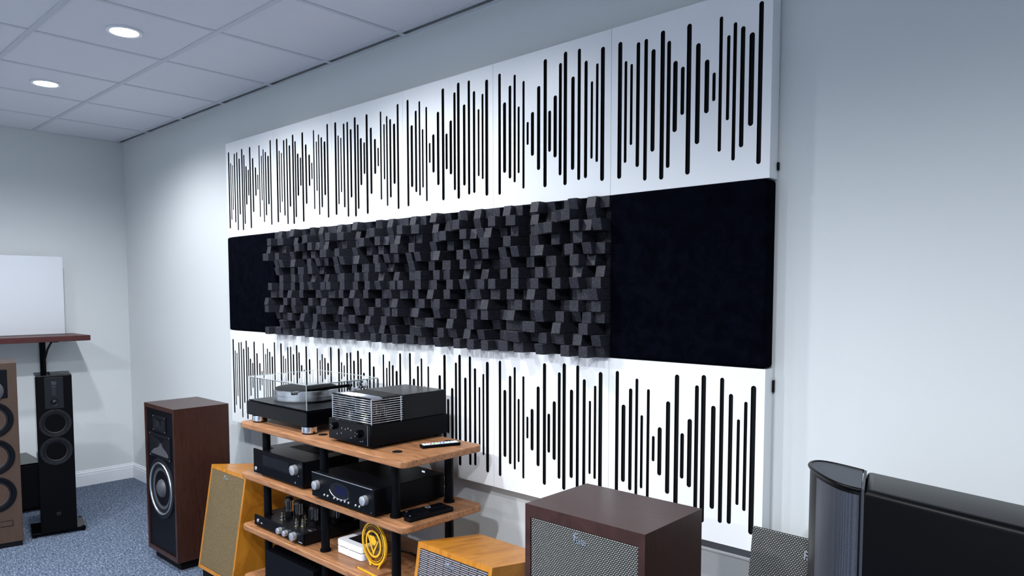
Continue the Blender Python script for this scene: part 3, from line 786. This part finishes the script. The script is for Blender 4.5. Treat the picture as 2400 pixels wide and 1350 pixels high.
# ------------------------------------------------------------------ tilted cherry speakers
def heresy(xc, ytop, label, cloth):
    w, h, d, tilt = .393, .562, .335, math.radians(9.2)
    t = thing('box_speaker', label, 'speaker', (xc, ytop-.09, 0), group='cherry box speakers tilted back')
    # wedge riser: high at the front
    bm = bmesh.new(); zf, zr = .068, .068 - (d-.04)*math.tan(tilt)
    pts = [(.02, 0), (d-.04, 0), (d-.04, max(.008, zr)), (.02, zf-.004)]
    a = [bm.verts.new((-w/2+.012, y, z)) for y, z in pts]; b = [bm.verts.new((w/2-.012, y, z)) for y, z in pts]
    bm.faces.new(a); bm.faces.new(b[::-1])
    for i in range(4): bm.faces.new((a[i], a[(i+1) % 4], b[(i+1) % 4], b[i]))
    bmesh.ops.recalc_face_normals(bm, faces=bm.faces); finish('slant_riser', bm, 'matte_black', t)
    R = Matrix.Translation((0, 0, .070)) @ Matrix.Rotation(-tilt, 4, 'X')
    c = cabinet(t, w, h, d, 'cherry_veneer', 0, .016, .020, .01)
    c.matrix_local = R
    g = box('grille', t, -w/2+.017, w/2-.017, -.001, .018, .021, h-.021, cloth, .002, 1); g.matrix_local = R
    badge(g, -.01, -.0022, h-.047, 'H', 'eresy', .022)
heresy(.857, -.512, 'cherry wood speaker with tan cloth leaning back beside the tall dark speaker', 'cloth_tan')
heresy(2.660, -.545, 'cherry wood speaker with striped grey cloth leaning back at the rack end', 'cloth_stripe')

# ------------------------------------------------------------------ loose grille leaning on the wall
def loose_grille():
    t = thing('speaker_grille', 'loose woven speaker grille frame leaning against the wall', 'speaker grille', (3.765, -.215, 0), math.radians(-2))
    w, h = .385, .83
    R = Matrix.Rotation(-math.atan2(.135, h), 4, 'X')
    g = box('cloth', t, -w/2, w/2, -.010, .004, .002, h, 'cloth_salt', .003, 2); g.matrix_local = R
    f = box('frame', t, -w/2+.004, w/2-.004, .004, .016, .004, h-.004, 'matte_black', .001); f.matrix_local = R
    badge(g, -.0, -.0112, h-.055, 'F', 'orte', .026)
loose_grille()

# ------------------------------------------------------------------ large rounded black tower in the foreground
def rounded_tower():
    H = 1.12; ox, oy = 4.10, -.46
    t = thing('floor_speaker', 'large black tower speaker with rounded meshed nose and satin top', 'speaker', (ox, oy, 0))
    L = lambda pts: [(x-ox, y-oy) for x, y in pts]
    def smooth(pts, n=4):
        out = []
        for i in range(len(pts)-1):
            p0, p1, p2, p3 = pts[max(i-1, 0)], pts[i], pts[i+1], pts[min(i+2, len(pts)-1)]
            for k in range(n):
                u = k/n
                out.append(tuple(.5*((2*p1[c]) + (-p0[c]+p2[c])*u + (2*p0[c]-5*p1[c]+4*p2[c]-p3[c])*u*u + (-p0[c]+3*p1[c]-3*p2[c]+p3[c])*u**3) for c in (0, 1)))
        return out + [pts[-1]]
    curve = smooth(L([(4.034, -.541), (4.006, -.535), (3.973, -.517), (3.931, -.478), (3.890, -.430), (3.861, -.383), (3.853, -.347), (3.866, -.322), (3.909, -.325), (3.981, -.352)]))
    cx = sum(p[0] for p in curve)/len(curve); cy = sum(p[1] for p in curve)/len(curve)
    def grow(pts, k): return [(cx+(x-cx)*k, cy+(y-cy)*k) for x, y in pts]
    bm = bmesh.new(); add_prism(bm, curve, .03, H-.007, .003, 2); finish('nose_body', bm, 'tower_black', t, smooth=True, autos=.6)
    def skin(i0, i1, nm, z0, z1, m):
        bm = bmesh.new(); pp = grow(curve, 1.012)[i0:i1+1]
        lo = [bm.verts.new((x, y, z0)) for x, y in pp]; hi = [bm.verts.new((x, y, z1)) for x, y in pp]
        for i in range(len(lo)-1): bm.faces.new((lo[i], lo[i+1], hi[i+1], hi[i]))
        bmesh.ops.recalc_face_normals(bm, faces=bm.faces); bmesh.ops.solidify(bm, geom=bm.faces[:], thickness=.0008)
        return finish(nm, bm, m, t, smooth=True, autos=.6)
    skin(1, 15, 'mesh_grille', .10, H-.016, 'perforated_mesh'); skin(29, 35, 'mesh_grille', .10, H-.016, 'perforated_mesh')
    bm = bmesh.new(); add_prism(bm, grow(curve, 1.012), H-.0065, H-.001, .0015, 2); c = finish('nose_cap', bm, 'cap_grey', t)
    g = grow(curve, 1.015)
    tube('cap_rim', c, [(x, y, H-.003) for x, y in g], .005, 'tower_black', 10)
    bm = bmesh.new(); add_prism(bm, L([(4.036, -.546), (4.043, -.548), (3.991, -.353), (3.984, -.351)]), .03, H+.001, .001, 1); finish('seam_strip', bm, 'cap_grey', t)
    body = L([(4.0435, -.548), (4.46, -.668), (4.50, -.64), (4.46, -.50), (4.42, -.465), (3.9915, -.353)])
    bm = bmesh.new(); add_prism(bm, body, .03, H+.002, .016, 5); finish('cabinet', bm, 'tower_black', t, smooth=True, autos=.6)
    bm = bmesh.new(); add_prism(bm, grow(L([(3.82, -.40), (4.03, -.60), (4.50, -.72), (4.56, -.66), (4.50, -.44), (4.42, -.40), (3.90, -.28), (3.82, -.30)]), 1.0), 0, .03, .004, 2); finish('foot_plate', bm, 'satin_black', t)
rounded_tower()

# ------------------------------------------------------------------ far corner group
def black_tower():
    t = thing('floor_speaker', 'slim glossy black tower speaker with two woofers under the wall shelf', 'speaker', (-.715, -.895, 0), math.radians(78))
    w, h, d = .20, 1.045, .26
    bp = box('base_plate', t, -w/2-.05, w/2+.05, .02, d+.02, .012, .03, 'gloss_black', .004, 2)
    for x in (-w/2-.035, w/2+.035):
        for y in (.035, d+.005): cyl('spike', bp, .012, 0, .03, 'satin_black', c=(x, y, 0), seg=14)
    box('cabinet', t, -w/2, w/2, 0, d, .03, h, 'gloss_black', .003, 2)
    bf = box('front_baffle', t, -w/2+.003, w/2-.003, -.004, 0, .033, h-.003, 'tower_black', .001)
    pl = box('tweeter_plate', bf, -.052, .052, -.008, -.004, .83, h-.012, 'rubber', .003, 2)
    box('ribbon_tweeter', pl, -.011, .011, -.0095, -.008, .915, .975, 'cap_grey', .0005)
    for k in range(4): box('ribbon_slit', pl, -.008+k*.005, -.006+k*.005, -.0105, -.0094, .918, .972, 'matte_black', 0)
    box('ribbon_cap', pl, -.014, .014, -.0095, -.008, .982, 1.005, 'cap_grey', .001)
    lathe('dome_tweeter', pl, [(.024, 0), (.023, .004), (.017, .002), (.016, .003), (.012, .010), (.006, .0135), (0, .0145)], 'horn_black', axis='-y', c=(0, -.008, .872), seg=32)
    for z in (.735, .555): cone(bf, 0, z, -.004, .090, dust=False, screws=6)
    box('maker_plate', bf, -.012, .012, -.005, -.004, .135, .155, 'rubber', .0005)
black_tower()
def bronze_tower():
    t = thing('floor_speaker', 'bronze brown tower speaker with three stacked woofers, beside the slim black tower', 'speaker', (-.70, -1.235, 0), math.radians(80))
    w, h, d = .27, 1.145, .34
    box('plinth', t, -w/2+.005, w/2-.005, .005, d-.005, 0, .03, 'matte_black', .002)
    box('cabinet', t, -w/2, w/2, 0, d, .03, h, 'bronze_cabinet', .003, 2)
    pl = box('tweeter_plate', t, -.085, .085, -.006, 0, .93, 1.105, 'baffle_black', .004, 2)
    lathe('dome_tweeter', pl, [(.068, 0), (.066, .006), (.058, .010), (.03, .014), (0, .015)], 'cone_grey', axis='-y', c=(0, -.006, .975), seg=40)
    for z in (.800, .572, .340): cone(t, 0, z, 0, .110, frame='baffle_black', cone_m='cone_fibre', screws=8)
    b = box('maker_plate', t, .02, .085, -.002, 0, .135, .170, 'bronze_cabinet', .0005)
    for e in ((.02, .085, .135, .1375), (.02, .085, .1675, .170), (.0825, .085, .1375, .1675)): box('plate_border', b, e[0], e[1], -.003, -.002, e[2], e[3], 'matte_black', 0)
bronze_tower()
def subwoofer():
    t = thing('subwoofer', 'low glossy black subwoofer box standing behind the two towers', 'subwoofer', (-1.66, -1.02, 0))
    for x in (-.17, .17):
        for y in (-.19, .19): cyl('foot', t, .02, 0, .02, 'rubber', c=(x, y, 0), seg=16)
    box('cabinet', t, -.23, .22, -.235, .235, .02, .350, 'gloss_black', .004, 2)
    box('front_grille', t, .2205, .235, -.228, .228, .03, .340, 'matte_black', .004, 2)
subwoofer()
def wall_shelf():
    t = thing('wall_shelf', 'long mahogany wall shelf on a black bracket', 'shelf', (XF, -1.4, 1.21))
    box('board', t, .006, .42, -.95, .975, 0, .040, 'shelf_mahogany', .002)
    for y in (.76, -.35):
        br = box('bracket', t, .0005, .012, y-.020, y+.020, -.29, -.001, 'satin_black', .001)
        box('bracket_arm', br, .012, .36, y-.016, y+.016, -.008, -.0005, 'satin_black', .001)
        tube('bracket_brace', br, [(.010, y, -.245), (.05, y, -.16), (.14, y, -.07), (.24, y, -.012)], .008, 'satin_black', 8)
wall_shelf()
def far_panel():
    t = thing('fabric_panel', 'white fabric acoustic panel standing on the mahogany wall shelf', 'acoustic panel', (XF+.085, -.815, 1.25))
    bm = bmesh.new(); add_box(bm, 0, .045, -.305, .305, .0003, .60, .008, 3); finish('fabric_cover', bm, 'fabric_white', t, smooth=True, autos=.7)
    box('backing', t, -.006, 0, -.29, .29, .01, .585, 'white_plastic', 0)
far_panel()
def shelf_gadget():
    t = thing('stereo_amplifier', 'small black audio unit at the front of the mahogany wall shelf', 'audio unit', (XF+.33, -1.115, 1.25), math.radians(90))
    for x in (-.07, .07): cyl('foot', t, .01, 0, .006, 'rubber', c=(x, .05, 0), seg=12)
    box('case', t, -.10, .10, -.03, .12, .006, .050, 'satin_black', .002)
    box('front_panel', t, -.102, .102, -.036, -.03, .004, .052, 'gloss_black', .001)
    knob('knob', t, .06, -.036, .028, .012, .012)
shelf_gadget()
def outlet():
    t = thing('wall_outlet', 'white wall outlet plate low on the wall beside the cherry speaker', 'outlet', (2.742, 0, .36))
    bm = bmesh.new(); add_box(bm, -.036, .036, -.007, -.0005, -.058, .058, .002, 1); p = finish('cover_plate', bm, 'trim_white', t)
    for z in (-.025, .025):
        s = box('socket', p, -.016, .016, -.0085, -.007, z-.014, z+.014, 'trim_white', .003, 1)
        for x in (-.006, .006): box('socket_slot', s, x-.0012, x+.0012, -.009, -.0083, z-.004, z+.007, 'matte_black', 0)
outlet()
